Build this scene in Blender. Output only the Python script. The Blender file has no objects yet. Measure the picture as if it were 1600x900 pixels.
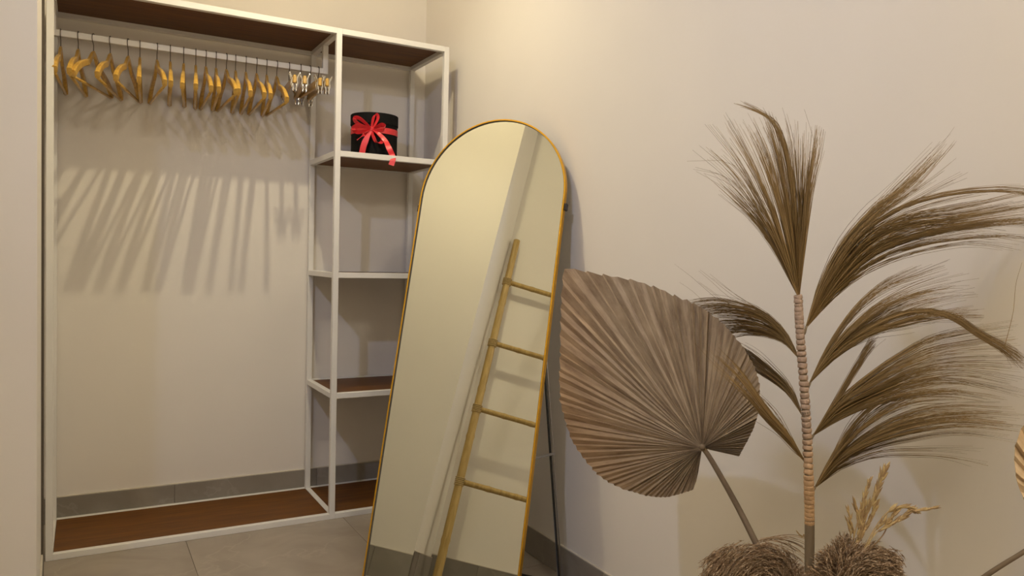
import bpy, bmesh, math, random
from mathutils import Vector, Matrix
random.seed(7)
V = Vector
S = bpy.context.scene
COL = S.collection

# ---------------------------------------------------------------- camera
CP = V((0.11563, -3.03626, 1.08221))
CR = V((0.87081956, -0.49101439, 0.02404492))
CU = V((-0.00312265, 0.04338549, 0.99905353))
CF = V((0.49159286, 0.87007044, -0.03624767))
FPX = 1183.26
cam = bpy.data.cameras.new('camera'); camo = bpy.data.objects.new('camera', cam); COL.objects.link(camo)
cam.sensor_width = 36.0; cam.lens = FPX / 1600 * 36; cam.clip_start = 0.02
m = Matrix.Identity(4)
for i in range(3):
    m[i][0] = CR[i]; m[i][1] = CU[i]; m[i][2] = -CF[i]; m[i][3] = CP[i]
camo.matrix_world = m
S.camera = camo

# ---------------------------------------------------------------- world, lamps, exposure
w = bpy.data.worlds.new('world'); S.world = w; w.use_nodes = True
w.node_tree.nodes['Background'].inputs[0].default_value = (0.9, 0.85, 0.8, 1)
w.node_tree.nodes['Background'].inputs[1].default_value = 0.0

def lamp(name, loc, color, power, radius, aim=None, cone=90, blend=0.5):
    l = bpy.data.lights.new(name, 'SPOT' if aim else 'POINT'); l.color = color; l.energy = power; l.shadow_soft_size = radius
    o = bpy.data.objects.new(name, l); o.location = loc; COL.objects.link(o)
    if aim:
        l.spot_size = math.radians(cone); l.spot_blend = blend
        o.rotation_euler = (V(aim) - V(loc)).to_track_quat('-Z', 'Y').to_euler()
    return o
lamp('ceiling_lamp_niche', (0.78, -0.56, 2.735), (1.0, 0.855, 0.54), 15.0, 0.015)            # bare spill of the downlight
lamp('ceiling_lamp_niche_beam', (0.78, -0.56, 2.735), (1.0, 0.87, 0.60), 28.0, 0.015, (0.78, -0.559, 0.0), 125, 0.8)   # and its beam
lamp('track_spot_cool', (-0.40, -2.2, 2.62), (0.52, 0.64, 1.0), 50.0, 0.022, (1.5, -0.95, 1.2), 91, 0.9)
lamp('room_fill', (0.75, -3.3, 2.7), (1.000, 0.90, 0.755), 43.50, 0.14)  # generic unseen room fill, added to light the plants
S.view_settings.view_transform = 'Standard'; S.view_settings.look = 'None'
S.view_settings.exposure = 0.0; S.view_settings.gamma = 1.0; S.view_settings.use_curve_mapping = False

def at(px, py, d):
    """a point of the room from its bearing and its distance along the view"""
    return CP + d * (CF + (px - 800) / FPX * CR - (py - 450) / FPX * CU)

# ---------------------------------------------------------------- materials
def new_mat(name):
    mt = bpy.data.materials.new(name); mt.use_nodes = True
    nt = mt.node_tree; b = nt.nodes['Principled BSDF']
    return mt, nt, b

def plain(name, color, rough=0.5, metal=0.0, noise=0.06, nscale=30, bump=0.0, bscale=200, spec=0.5, coat=0.0, stretch=(1, 1, 1)):
    mt, nt, b = new_mat(name)
    N = nt.nodes; L = nt.links
    tc = N.new('ShaderNodeTexCoord'); mp = N.new('ShaderNodeMapping'); mp.inputs['Scale'].default_value = stretch
    L.new(tc.outputs['Object'], mp.inputs['Vector'])
    nz = N.new('ShaderNodeTexNoise'); nz.inputs['Scale'].default_value = nscale; nz.inputs['Detail'].default_value = 5
    L.new(mp.outputs[0], nz.inputs['Vector'])
    cr = N.new('ShaderNodeValToRGB')
    lo = [max(0, c * (1 - noise)) for c in color]; hi = [min(1, c * (1 + noise)) for c in color]
    cr.color_ramp.elements[0].color = (*lo, 1); cr.color_ramp.elements[1].color = (*hi, 1)
    cr.color_ramp.elements[0].position = 0.3; cr.color_ramp.elements[1].position = 0.7
    L.new(nz.outputs['Fac'], cr.inputs[0]); L.new(cr.outputs[0], b.inputs['Base Color'])
    b.inputs['Roughness'].default_value = rough; b.inputs['Metallic'].default_value = metal
    b.inputs['Specular IOR Level'].default_value = spec; b.inputs['Coat Weight'].default_value = coat
    if bump:
        n2 = N.new('ShaderNodeTexNoise'); n2.inputs['Scale'].default_value = bscale; n2.inputs['Detail'].default_value = 4
        L.new(mp.outputs[0], n2.inputs['Vector'])
        bp = N.new('ShaderNodeBump'); bp.inputs['Strength'].default_value = bump; bp.inputs['Distance'].default_value = 0.002
        L.new(n2.outputs['Fac'], bp.inputs['Height']); L.new(bp.outputs[0], b.inputs['Normal'])
    return mt

def wood(name, dark, light, axis=0, scale=6, rough=0.4, coat=0.0, spec=0.5):
    mt, nt, b = new_mat(name)
    N = nt.nodes; L = nt.links
    tc = N.new('ShaderNodeTexCoord'); mp = N.new('ShaderNodeMapping')
    s = [14, 14, 14]; s[axis] = 1.1
    mp.inputs['Scale'].default_value = s
    L.new(tc.outputs['Object'], mp.inputs['Vector'])
    nz = N.new('ShaderNodeTexNoise'); nz.inputs['Scale'].default_value = scale; nz.inputs['Detail'].default_value = 7
    nz.inputs['Distortion'].default_value = 0.6
    L.new(mp.outputs[0], nz.inputs['Vector'])
    cr = N.new('ShaderNodeValToRGB'); cr.color_ramp.elements[0].position = 0.32; cr.color_ramp.elements[1].position = 0.72
    cr.color_ramp.elements[0].color = (*dark, 1); cr.color_ramp.elements[1].color = (*light, 1)
    L.new(nz.outputs['Fac'], cr.inputs[0]); L.new(cr.outputs[0], b.inputs['Base Color'])
    b.inputs['Roughness'].default_value = rough; b.inputs['Coat Weight'].default_value = coat
    b.inputs['Specular IOR Level'].default_value = spec
    return mt

def island(name, stops, rough=0.6, spec=0.3, grain=0.0, trans=0.0):
    """colour differs from strand to strand"""
    mt, nt, b = new_mat(name)
    N = nt.nodes; L = nt.links
    g = N.new('ShaderNodeNewGeometry'); cr = N.new('ShaderNodeValToRGB')
    e = cr.color_ramp.elements
    while len(e) < len(stops): e.new(0.5)
    for i, (p, c) in enumerate(stops): e[i].position = p; e[i].color = (*c, 1)
    L.new(g.outputs['Random Per Island'], cr.inputs[0]); L.new(cr.outputs[0], b.inputs['Base Color'])
    b.inputs['Roughness'].default_value = rough; b.inputs['Specular IOR Level'].default_value = spec
    return mt

M = {}
M['wall'] = plain('wall_paint', (0.80, 0.755, 0.69), 0.75, noise=0.015, nscale=2.5, bump=0.12, bscale=60, spec=0.25)
M['ceiling'] = plain('ceiling_paint', (0.85, 0.82, 0.76), 0.8, noise=0.01)
M['grout'] = plain('grout', (0.20, 0.17, 0.14), 0.9)
M['shade_dark'] = plain('painted_shade', (0.10, 0.08, 0.06), 0.8)  # dark colour painting in shade at the pier gap and mirror rim
M['sealant'] = plain('sealant', (0.62, 0.56, 0.47), 0.6)
M['rack'] = plain('white_powder_coated_steel', (0.80, 0.78, 0.74), 0.42, noise=0.02, nscale=8)
M['board'] = wood('brown_laminate', (0.100, 0.034, 0.003), (0.175, 0.065, 0.005), 0, 5, 0.5, spec=0.3)
M['hanger'] = wood('honey_wood', (0.48, 0.27, 0.05), (0.70, 0.43, 0.09), 2, 6, 0.28, coat=0.3)
M['chrome'] = plain('chrome', (0.75, 0.74, 0.72), 0.16, 1.0, noise=0.02)
M['darkwire'] = plain('dark_steel_wire', (0.20, 0.18, 0.16), 0.3, 1.0)
M['gold'] = plain('brushed_gold', (0.82, 0.45, 0.035), 0.33, 0.85, noise=0.05, nscale=60)
M['blackmetal'] = plain('black_metal', (0.035, 0.033, 0.032), 0.4, 0.3)
M['backboard'] = plain('mirror_backing', (0.05, 0.045, 0.04), 0.8)
M['greymetal'] = plain('grey_metal', (0.45, 0.43, 0.40), 0.35, 0.8)
M['bamboo'] = wood('bamboo', (0.36, 0.235, 0.07), (0.52, 0.36, 0.13), 2, 5, 0.4)
M['lashing'] = plain('cane_lashing', (0.52, 0.38, 0.17), 0.6, bump=0.6, bscale=300)
M['boxblack'] = plain('black_card', (0.007, 0.007, 0.007), 0.7, noise=0.1, bump=0.2, bscale=500, spec=0.12)
M['ribbon'] = plain('red_satin', (0.72, 0.035, 0.045), 0.34, noise=0.08, nscale=40, spec=0.6)
M['vase'] = plain('cream_ceramic', (0.70, 0.64, 0.54), 0.45)
M['stem'] = plain('dry_stem', (0.20, 0.15, 0.09), 0.7, noise=0.2, nscale=40, bump=0.5, stretch=(1, 1, .2))
M['binding'] = plain('raffia_binding', (0.50, 0.31, 0.15), 0.65, noise=0.22, nscale=18, bump=0.5, bscale=300)
_nt = M['binding'].node_tree; _b = _nt.nodes['Principled BSDF']; _src = _b.inputs['Base Color'].links[0].from_socket
_tc = _nt.nodes.new('ShaderNodeTexCoord'); _sp = _nt.nodes.new('ShaderNodeSeparateXYZ'); _nt.links.new(_tc.outputs['Object'], _sp.inputs[0])
_mr = _nt.nodes.new('ShaderNodeMapRange'); _mr.inputs[1].default_value = 0.68; _mr.inputs[2].default_value = 0.80   # two bundles of raffia: honey below, grey-pink above
_nt.links.new(_sp.outputs[2], _mr.inputs[0]); _mx = _nt.nodes.new('ShaderNodeMix'); _mx.data_type = 'RGBA'
_nt.links.new(_mr.outputs[0], _mx.inputs[0]); _nt.links.new(_src, _mx.inputs[6]); _mx.inputs[7].default_value = (0.40, 0.29, 0.215, 1)
_nt.links.new(_mx.outputs[2], _b.inputs['Base Color'])
M['petiole'] = plain('dry_petiole', (0.18, 0.13, 0.08), 0.6, noise=0.15, nscale=30)
M['broom'] = island('dry_broom_grass', [(0, (0.14, 0.085, 0.03)), (0.45, (0.235, 0.15, 0.055)), (1, (0.37, 0.25, 0.11))])
M['pampas'] = island('dry_pampas', [(0, (0.15, 0.09, 0.05)), (0.45, (0.33, 0.22, 0.13)), (0.8, (0.50, 0.37, 0.24)), (1, (0.70, 0.56, 0.40))], rough=0.9, spec=0.1)
M['oat'] = island('dry_spikelets', [(0, (0.30, 0.19, 0.09)), (0.5, (0.46, 0.32, 0.15)), (1, (0.58, 0.44, 0.21))], rough=0.7)

# mirror silvering
mt, nt, b = new_mat('mirror_silver'); M['mirror'] = mt
b.inputs['Base Color'].default_value = (0.83, 0.85, 0.78, 1); b.inputs['Metallic'].default_value = 1; b.inputs['Roughness'].default_value = 0.0

# stone look tile
def tile_mat(name, a, c, rough):
    mt, nt, b = new_mat(name); N = nt.nodes; L = nt.links
    tc = N.new('ShaderNodeTexCoord')
    oi = N.new('ShaderNodeObjectInfo')
    add = N.new('ShaderNodeVectorMath'); add.operation = 'ADD'
    L.new(tc.outputs['Object'], add.inputs[0])
    sc = N.new('ShaderNodeVectorMath'); sc.operation = 'SCALE'; sc.inputs['Scale'].default_value = 9
    cmb = N.new('ShaderNodeCombineXYZ'); L.new(oi.outputs['Random'], cmb.inputs[0]); L.new(oi.outputs['Random'], cmb.inputs[1])
    L.new(cmb.outputs[0], sc.inputs[0]); L.new(sc.outputs[0], add.inputs[1])
    n1 = N.new('ShaderNodeTexNoise'); n1.inputs['Scale'].default_value = 4; n1.inputs['Detail'].default_value = 8; n1.inputs['Distortion'].default_value = 1.2
    L.new(add.outputs[0], n1.inputs['Vector'])
    cr = N.new('ShaderNodeValToRGB'); cr.color_ramp.elements[0].position = .35; cr.color_ramp.elements[1].position = .7
    cr.color_ramp.elements[0].color = (*a, 1); cr.color_ramp.elements[1].color = (*c, 1)
    L.new(n1.outputs['Fac'], cr.inputs[0])
    vo = N.new('ShaderNodeTexVoronoi'); vo.feature = 'DISTANCE_TO_EDGE'; vo.inputs['Scale'].default_value = 3.1
    n3 = N.new('ShaderNodeTexNoise'); n3.inputs['Scale'].default_value = 3; n3.inputs['Detail'].default_value = 6
    L.new(add.outputs[0], n3.inputs['Vector'])
    mx = N.new('ShaderNodeMix'); mx.data_type = 'VECTOR'; mx.inputs[0].default_value = 0.35
    L.new(add.outputs[0], mx.inputs[4]); L.new(n3.outputs['Color'], mx.inputs[5])
    L.new(mx.outputs[1], vo.inputs['Vector'])
    r2 = N.new('ShaderNodeValToRGB'); r2.color_ramp.elements[0].color = (1, 1, 1, 1); r2.color_ramp.elements[1].color = (0, 0, 0, 1); r2.color_ramp.elements[1].position = 0.012
    L.new(vo.outputs['Distance'], r2.inputs[0])
    mc = N.new('ShaderNodeMix'); mc.data_type = 'RGBA'
    mm = N.new('ShaderNodeMath'); mm.operation = 'MULTIPLY'; mm.inputs[1].default_value = 0.28
    L.new(r2.outputs[0], mm.inputs[0]); L.new(mm.outputs[0], mc.inputs[0])
    L.new(cr.outputs[0], mc.inputs[6]); mc.inputs[7].default_value = (*[min(1, x * 1.35) for x in c], 1)
    L.new(mc.outputs[2], b.inputs['Base Color'])
    b.inputs['Roughness'].default_value = rough
    return mt
M['floor_tile'] = tile_mat('stone_floor_tile', (0.29, 0.245, 0.195), (0.37, 0.32, 0.26), 0.32)
M['skirting_tile'] = tile_mat('stone_skirting_tile', (0.235, 0.21, 0.175), (0.31, 0.28, 0.24), 0.3)

# pleated leaf
def leaf_mat(name, c1, c2, c3):
    mt, nt, b = new_mat(name); N = nt.nodes; L = nt.links
    at_ = N.new('ShaderNodeAttribute'); at_.attribute_name = 'fan'      # x = across pleats, y = along them, z = warmth
    sp = N.new('ShaderNodeSeparateXYZ'); L.new(at_.outputs['Vector'], sp.inputs[0])
    mp = N.new('ShaderNodeMapping'); mp.inputs['Scale'].default_value = (1.7, 1.6, 0)
    L.new(at_.outputs['Vector'], mp.inputs['Vector'])
    nz = N.new('ShaderNodeTexNoise'); nz.inputs['Scale'].default_value = 1.0; nz.inputs['Detail'].default_value = 6; nz.inputs['Roughness'].default_value = 0.65
    L.new(mp.outputs[0], nz.inputs['Vector'])
    cr = N.new('ShaderNodeValToRGB'); e = cr.color_ramp.elements; e.new(.5)
    e[0].position = .28; e[1].position = .5; e[2].position = .72
    e[0].color = (*c1, 1); e[1].color = (*c2, 1); e[2].color = (*c3, 1)
    L.new(nz.outputs['Fac'], cr.inputs[0])
    mc = N.new('ShaderNodeMix'); mc.data_type = 'RGBA'; mc.blend_type = 'MULTIPLY'
    mc.inputs[7].default_value = (1.02, 0.86, 0.68, 1)
    L.new(sp.outputs[2], mc.inputs[0]); L.new(cr.outputs[0], mc.inputs[6])
    L.new(mc.outputs[2], b.inputs['Base Color'])
    n2 = N.new('ShaderNodeTexNoise'); n2.inputs['Scale'].default_value = 1; n2.inputs['Detail'].default_value = 3
    m2 = N.new('ShaderNodeMapping'); m2.inputs['Scale'].default_value = (9, 1.2, 0)
    L.new(at_.outputs['Vector'], m2.inputs['Vector']); L.new(m2.outputs[0], n2.inputs['Vector'])
    bp = N.new('ShaderNodeBump'); bp.inputs['Strength'].default_value = 0.5; bp.inputs['Distance'].default_value = 0.0015
    L.new(n2.outputs['Fac'], bp.inputs['Height']); L.new(bp.outputs[0], b.inputs['Normal'])
    b.inputs['Roughness'].default_value = 0.62; b.inputs['Specular IOR Level'].default_value = 0.3
    return mt
M['leaf'] = leaf_mat('dried_palm_leaf', (0.165, 0.108, 0.065), (0.31, 0.235, 0.155), (0.44, 0.345, 0.235))
M['leaf_pale'] = leaf_mat('pale_palm_leaf', (0.46, 0.31, 0.16), (0.62, 0.45, 0.26), (0.70, 0.54, 0.34))

# ---------------------------------------------------------------- mesh helpers
def link(name, verts, faces, mat, parent=None, loc=(0, 0, 0), smooth=False):
    me = bpy.data.meshes.new(name); me.from_pydata([tuple(v) for v in verts], [], faces); me.update()
    if smooth:
        for p in me.polygons: p.use_smooth = True
    me.materials.append(mat)
    o = bpy.data.objects.new(name, me); o.location = loc; COL.objects.link(o)
    if parent: o.parent = parent
    return o

def tag(o, label=None, cat=None, group=None, kind=None):
    if label: o['label'] = label
    if cat: o['category'] = cat
    if group: o['group'] = group
    if kind: o['kind'] = kind
    return o

def empty(name, loc, rz=0.0):
    o = bpy.data.objects.new(name, None); o.location = loc; o.rotation_euler = (0, 0, rz); o.empty_display_size = .05; COL.objects.link(o)
    return o

def box(lo, hi, bev=0.0):
    bm = bmesh.new()
    bmesh.ops.create_cube(bm, size=1)
    lo = V(lo); hi = V(hi); c = (lo + hi) / 2; s = hi - lo
    for v in bm.verts: v.co = V((v.co.x * s.x, v.co.y * s.y, v.co.z * s.z)) + c
    if bev: bmesh.ops.bevel(bm, geom=bm.edges[:], offset=bev, segments=1, affect='EDGES')
    vs = [v.co.copy() for v in bm.verts]
    for i, v in enumerate(bm.verts): v.index = i
    fs = [[v.index for v in f.verts] for f in bm.faces]
    bm.free()
    return vs, fs

class MB:
    def __init__(s): s.v = []; s.f = []
    def add(s, vf):
        n = len(s.v); s.v += list(vf[0]); s.f += [[i + n for i in f] for f in vf[1]]; return s
    def build(s, name, mat, parent=None, smooth=False): return link(name, s.v, s.f, mat, parent, smooth=smooth)

def tube(pts, rad, n=8, caps=True, flat=None):
    """round tube along points; rad a number or a list"""
    pts = [V(p) for p in pts]; k = len(pts)
    if not hasattr(rad, '__len__'): rad = [rad] * k
    vs = []; fs = []
    t = (pts[1] - pts[0]).normalized()
    a = t.cross(V((0, 0, 1)))
    if a.length < 1e-3: a = t.cross(V((0, 1, 0)))
    a.normalize()
    for i in range(k):
        t = (pts[min(i + 1, k - 1)] - pts[max(i - 1, 0)])
        if t.length < 1e-9: t = V((0, 0, 1))
        t.normalize()
        a = (a - t * a.dot(t)); a.normalize(); b_ = t.cross(a)
        for j in range(n):
            th = 2 * math.pi * j / n
            vs.append(pts[i] + (a * math.cos(th) + b_ * math.sin(th)) * rad[i])
    for i in range(k - 1):
        for j in range(n):
            fs.append([i * n + j, i * n + (j + 1) % n, (i + 1) * n + (j + 1) % n, (i + 1) * n + j])
    if caps: fs.append(list(range(n))[::-1]); fs.append([(k - 1) * n + j for j in range(n)])
    return vs, fs

def lathe(prof, c, n=32):
    vs = []; fs = []
    for (r_, z_) in prof:
        for j in range(n):
            th = 2 * math.pi * j / n; vs.append(V((c[0] + r_ * math.cos(th), c[1] + r_ * math.sin(th), c[2] + z_)))
    for i in range(len(prof) - 1):
        for j in range(n): fs.append([i * n + j, i * n + (j + 1) % n, (i + 1) * n + (j + 1) % n, (i + 1) * n + j])
    return vs, fs

def catmull(P, n=8):
    P = [V(p) for p in P]; Q = [2 * P[0] - P[1]] + P + [2 * P[-1] - P[-2]]; out = []
    for i in range(1, len(Q) - 2):
        for k in range(n):
            t = k / n; a, b, c, d = Q[i - 1:i + 3]
            out.append(0.5 * ((2 * b) + (c - a) * t + (2 * a - 5 * b + 4 * c - d) * t * t + (3 * b - a - 3 * c + d) * t ** 3))
    out.append(P[-1]); return out

def at_len(P, t):
    """point at parameter t of evenly spaced list"""
    x = max(0, min(1, t)) * (len(P) - 1); i = min(int(x), len(P) - 2); return P[i].lerp(P[i + 1], x - i)

# ---------------------------------------------------------------- room shell
YB, XR, ZC, YF = 0.4274, 1.5586, 2.78, -4.6
A_ = (0.012, -0.808); B_ = (-0.45, -0.925)
tag(link('wall_back', *box((-0.75, YB, -0.05), (XR + 0.12, YB + 0.12, ZC)), M['wall']), 'cream back wall behind the clothes rack', kind='structure')
tag(link('wall_right', *box((XR, YF, -0.05), (XR + 0.12, YB, ZC)), M['wall']), 'cream right wall behind the dried plants', kind='structure')
tag(link('wall_front', *box((-0.75, YF - 0.12, -0.05), (XR + 0.12, YF, ZC)), M['wall']), kind='structure')
fp = [(-0.75, YB), (-0.03, YB), (-0.03, -0.30), (0.0, -0.30), A_, B_, (-0.45, YF), (-0.75, YF)]
n = len(fp)
vs = [(x, y, -0.05) for x, y in fp] + [(x, y, ZC) for x, y in fp]
fs = [[i, i + n, (i + 1) % n + n, (i + 1) % n] for i in range(n)] + [list(range(n)), [i + n for i in range(n)][::-1]]
tag(link('wall_left', vs, fs, M['wall']), 'cream wall with a corner pier at the left edge', kind='structure')
tag(link('ceiling', *box((-0.75, YF, ZC), (XR + 0.12, YB + 0.12, ZC + 0.1)), M['ceiling']), kind='structure')

tag(link('gap_shade_1', *box((-0.028, -0.299, 0.0), (0.0065, -0.272, ZC)), M['shade_dark']), 'dark strip painting in the shade of the gap between the left pier and the rack', kind='structure')  # added strip, its dark colour stands in for shade in the gap

# floor: grout bed and stone tiles
floor = tag(link('floor', *box((-0.47, YF, -0.06), (XR, YB, -0.0012)), M['grout']), 'grey beige stone tile floor', kind='structure')
TX0, TW, TH = 0.4505, 0.6025, 1.203
g = 0.0012
tile_mesh = None
for ix in range(-2, 3):
    for iy in range(0, 5):
        x0 = TX0 + ix * TW; y1 = YB - iy * TH
        X0, X1 = max(x0 + g, -0.46), min(x0 + TW - g, XR); Y0, Y1 = max(y1 - TH + g, YF), min(y1 - g, YB)
        if X1 - X0 < .02 or Y1 - Y0 < .02: continue
        link('floor_tile', *box((X0, Y0, -0.01), (X1, Y1, 0.0), 0.0008), M['floor_tile'], floor)

def skirting(name, p0, p1, h, first, label, thick=0.009, step=0.6025, nrm=None):
    """tile skirting from p0 to p1, joints every step; nrm points into the room"""
    a = V((*p0, 0)); b = V((*p1, 0)); d = (b - a).normalized(); nn = V((*nrm, 0)); L_ = (b - a).length
    def slab(s0, s1, z0, z1, t0, t1, bev=0.0):
        vs, fs = box((s0, t0, z0), (s1, t1, z1), bev)
        return [a + d * v.x + nn * v.y + V((0, 0, v.z)) for v in vs], fs
    root = tag(link(name, *slab(0, L_, 0.0, h - 0.002, 0.0, thick - 0.003), M['grout']), label, kind='structure')
    s = first - step
    while s < L_:
        s0, s1 = max(0, s + g), min(L_, s + step - g)
        if s1 - s0 > .01:
            link('tile', *slab(s0, s1, 0.001, h, 0.0, thick, 0.0006), M['skirting_tile'], root)
        s += step
    link('sealant_bead', *slab(0, L_, h, h + 0.0045, 0.0, thick * 0.85, 0.001), M['sealant'], root)
    return root
skirting('baseboard_back', (-0.03, YB), (XR, YB), 0.10, 0.4505 + 0.03, 'grey tile skirting along the back wall', nrm=(0, -1))
skirting('baseboard_right', (XR, YB), (XR, YF), 0.10, 0.35, 'grey tile skirting along the right wall', nrm=(-1, 0))
skirting('baseboard_left', (0.0, -0.30), A_, 0.127, 0.33, 'grey tile skirting on the pier seen in the mirror', thick=0.006, nrm=(1, 0))
dAB = V((B_[0] - A_[0], B_[1] - A_[1])).normalized()
skirting('baseboard_pier', A_, B_, 0.145, 0.7, 'grey tile skirting on the angled face of the pier', nrm=(-dAB.y, dAB.x) if -dAB.y > 0 else (dAB.y, -dAB.x))
skirting('baseboard_ladder', B_, (-0.45, YF), 0.162, 0.25, 'grey tile skirting behind the bamboo ladder', nrm=(1, 0))

# ---------------------------------------------------------------- clothes rack
s, XM, L, D, H = 0.0225, 0.9957, 1.4914, 0.4145, 2.0
rack = tag(empty('clothes_rack', (0, 0, 0)), 'white square-tube open wardrobe rack with brown boards against the back wall', 'clothes rack')
for x in (0, XM, L - s):
    for y in (0, D - s): link('post', *box((x, y, 0), (x + s, y + s, H), 0.0012), M['rack'], rack)
def rail(lo, hi): return link('rail', *box(lo, hi, 0.0012), M['rack'], rack)
for z in (0, H - s):
    for x0, x1 in ((s, XM), (XM + s, L - s)):
        for y in (0, D - s): rail((x0, y, z), (x1, y + s, z + s))
    for x in (0, XM, L - s): rail((x, s, z), (x + s, D - s, z + s))
SH = (1.5105, 1.0165, 0.5205)
for z in SH:
    for y in (0, D - s): rail((XM + s, y, z - s), (L - s, y + s, z))
    for x in (XM, L - s): rail((x, s, z - s), (x + s, D - s, z))
e = 0.001
def board(x0, x1, z1): return link('board', *box((x0 + e, s + e, z1 - 0.014), (x1 - e, D - s - e, z1), 0.0006), M['board'], rack)
board(s, XM, s - 0.001); board(XM + s, L - s, s - 0.001)
def tboard(x0, x1, z0): return link('board', *box((x0 + e, s + e, z0), (x1 - e, D - s - e, z0 + 0.0055), 0.0006), M['board'], rack)
tboard(s, XM, H - 0.0062); tboard(XM + s, L - s, H - 0.0062)
for z in SH: board(XM + s, L - s, z - 0.004)
# hanging rail on drop bars
ry0, ry1, rz0, rz1 = 0.2, 0.2225, 1.857, 1.8795
link('hanging_rail', *box((s, ry0, rz0), (XM, ry1, rz1), 0.001), M['rack'], rack)
for x in (0, XM): link('drop_bar', *box((x, ry0, rz0), (x + s, ry1, H - s), 0.001), M['rack'], rack)

# ---------------------------------------------------------------- hangers
RY = 0.2112
def arm_mesh(sg, contour):
    """one bent wooden shoulder arm in local axes: y along the hanger, x across, z up (0 = rail top)"""
    N_ = 12; vs = []; fs = []
    W = 0.208
    for i in range(N_ + 1):
        t = i / N_; y = t * W
        q_ = min(1, t / .3); q_ = q_ * q_ * (3 - 2 * q_)
        zc = -0.070 - 0.030 * q_ - 0.050 * t - 0.037 * t ** 4
        hh = 0.0105 + 0.0025 * t                           # half height
        hw = 0.0046 + 0.0034 * t                          # half thickness
        xo = contour * t * t
        sl = math.atan2(-0.11 * t ** .5 * 1.3, W) if i else 0
        nz, ny = math.cos(sl), -math.sin(sl)
        for (dx, dz) in ((-1, -.75), (-.6, -1), (.6, -1), (1, -.75), (1, .75), (.6, 1), (-.6, 1), (-1, .75)):
            vs.append(V((xo + dx * hw, -sg * (y + ny * dz * hh * .9), zc + nz * dz * hh)))
    for i in range(N_):
        for j in range(8): fs.append([i * 8 + j, i * 8 + (j + 1) % 8, (i + 1) * 8 + (j + 1) % 8, (i + 1) * 8 + j])
    fs.append(list(range(8))[::-1]); fs.append([N_ * 8 + j for j in range(8)])
    return vs, fs
def hook_pts(bottom):
    P = [V((0, 0, bottom)), V((0, 0, -0.040)), V((0, -0.004, -0.034)), V((0, -0.012, -0.026))]
    for k in range(0, 11):
        th = math.radians(205 - k * 21)
        P.append(V((0, 0.0165 * math.cos(th), -0.0135 + 0.0165 * math.sin(th))))
    return P
def make_hanger():
    t = empty('clothes_hanger', (0, 0, 0))
    b = MB(); b.add(arm_mesh(1, 0)); b.add(arm_mesh(-1, 0))
    b.build('shoulder', M['hanger'], t)
    link('hook', *tube(hook_pts(-0.07), 0.0016, 8), M['darkwire'], t, smooth=True)
    link('trouser_bar', *tube([V((0, -0.198, -0.196)), V((0, 0.198, -0.196))], 0.0052, 8), M['hanger'], t, smooth=True)
    return t
def make_clip_hanger():
    t = empty('clip_hanger', (0, 0, 0))
    link('bar', *box((-0.0065, -0.165, -0.110), (0.0065, 0.165, -0.078), 0.003), M['hanger'], t)
    link('hook', *tube(hook_pts(-0.085), 0.0016, 8), M['darkwire'], t, smooth=True)
    for sg in (-1, 1):
        y = sg * 0.150; b = MB()
        for sx in (-1, 1):     # two sprung jaws, splayed at the top
            q = [V((sx * 0.019, y, -0.070)), V((sx * 0.009, y, -0.094)), V((sx * 0.011, y, -0.110)), V((sx * 0.004, y, -0.134))]
            for w_ in (-0.011, 0.011): b.add(tube([p_ + V((0, w_, 0)) for p_ in q], 0.0022, 6))
            b.add(tube([q[0] + V((0, -.011, 0)), q[0] + V((0, .011, 0))], 0.0024, 6))
            b.add(box((sx * 0.0055 - 0.0018 + sx * .001, y - 0.012, -0.141), (sx * 0.0055 + 0.0018 + sx * .001, y + 0.012, -0.112), .0006))
        b.add(tube([V((-.009, y, -0.095)), V((.009, y, -0.095))], 0.006, 10))
        b.build('clip', M['chrome'], t)
    return t
def copy_tree(o, parent=None):
    c = o.copy(); COL.objects.link(c)
    if parent: c.parent = parent
    for ch in list(o.children): copy_tree(ch, c)
    return c
HX = [(0.0375, 3.5, 0), (0.093, 7, 0), (0.142, 18, .02), (0.197, 12.5, 0), (0.257, 13.5, .01), (0.297, 4, 0), (0.356, -3, 0), (0.403, 4.5, 0), (0.451, 7, .01),
      (0.495, 6.5, 0), (0.532, 2, 0), (0.570, 5, 0), (0.609, -1, 0), (0.644, 6, -.01), (0.684, 5, 0), (0.726, 2.5, 0), (0.766, 7, 0), (0.807, 1, .03)]
LB = ['first wooden hanger from the left, half hidden by the rack post', 'second wooden hanger from the left, curved side forward',
      'third wooden hanger from the left, turned widest of all', 'fourth wooden hanger from the left, turned partly sideways',
      'fifth wooden hanger from the left, its bar crossing to the right', 'sixth wooden hanger from the left, seen edge-on just after the turned ones',
      'seventh wooden hanger from the left, opening to the right', 'eighth wooden hanger from the left, seen exactly edge-on',
      'ninth wooden hanger from the left, seen edge-on', 'tenth wooden hanger from the left, seen edge-on with vertical bar',
      'eleventh wooden hanger from the left on the white rail', 'eighth wooden hanger counted back from the clip hangers in the rail\'s middle',
      'sixth wooden hanger left of the clip hangers, in front of its neighbour', 'fifth wooden hanger left of the clip hangers, tip tucked behind its neighbour',
      'fourth wooden hanger left of the clip hangers', 'third wooden hanger left of the clip hangers, hanging low',
      'second wooden hanger left of the clip hangers', 'last wooden hanger before the clip hangers, back arm hanging lowest']
LB[11] = 'seventh wooden hanger left of the clip hangers'
h0 = make_hanger()
for i, (x, ph, sw) in enumerate(HX):
    o = h0 if i == 0 else copy_tree(h0)
    o.location = (x, RY, 1.8825); o.rotation_euler = (sw, 0, math.radians(-ph))
    tag(o, LB[i], 'hanger', 'wooden hangers on the rack rail')
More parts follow.
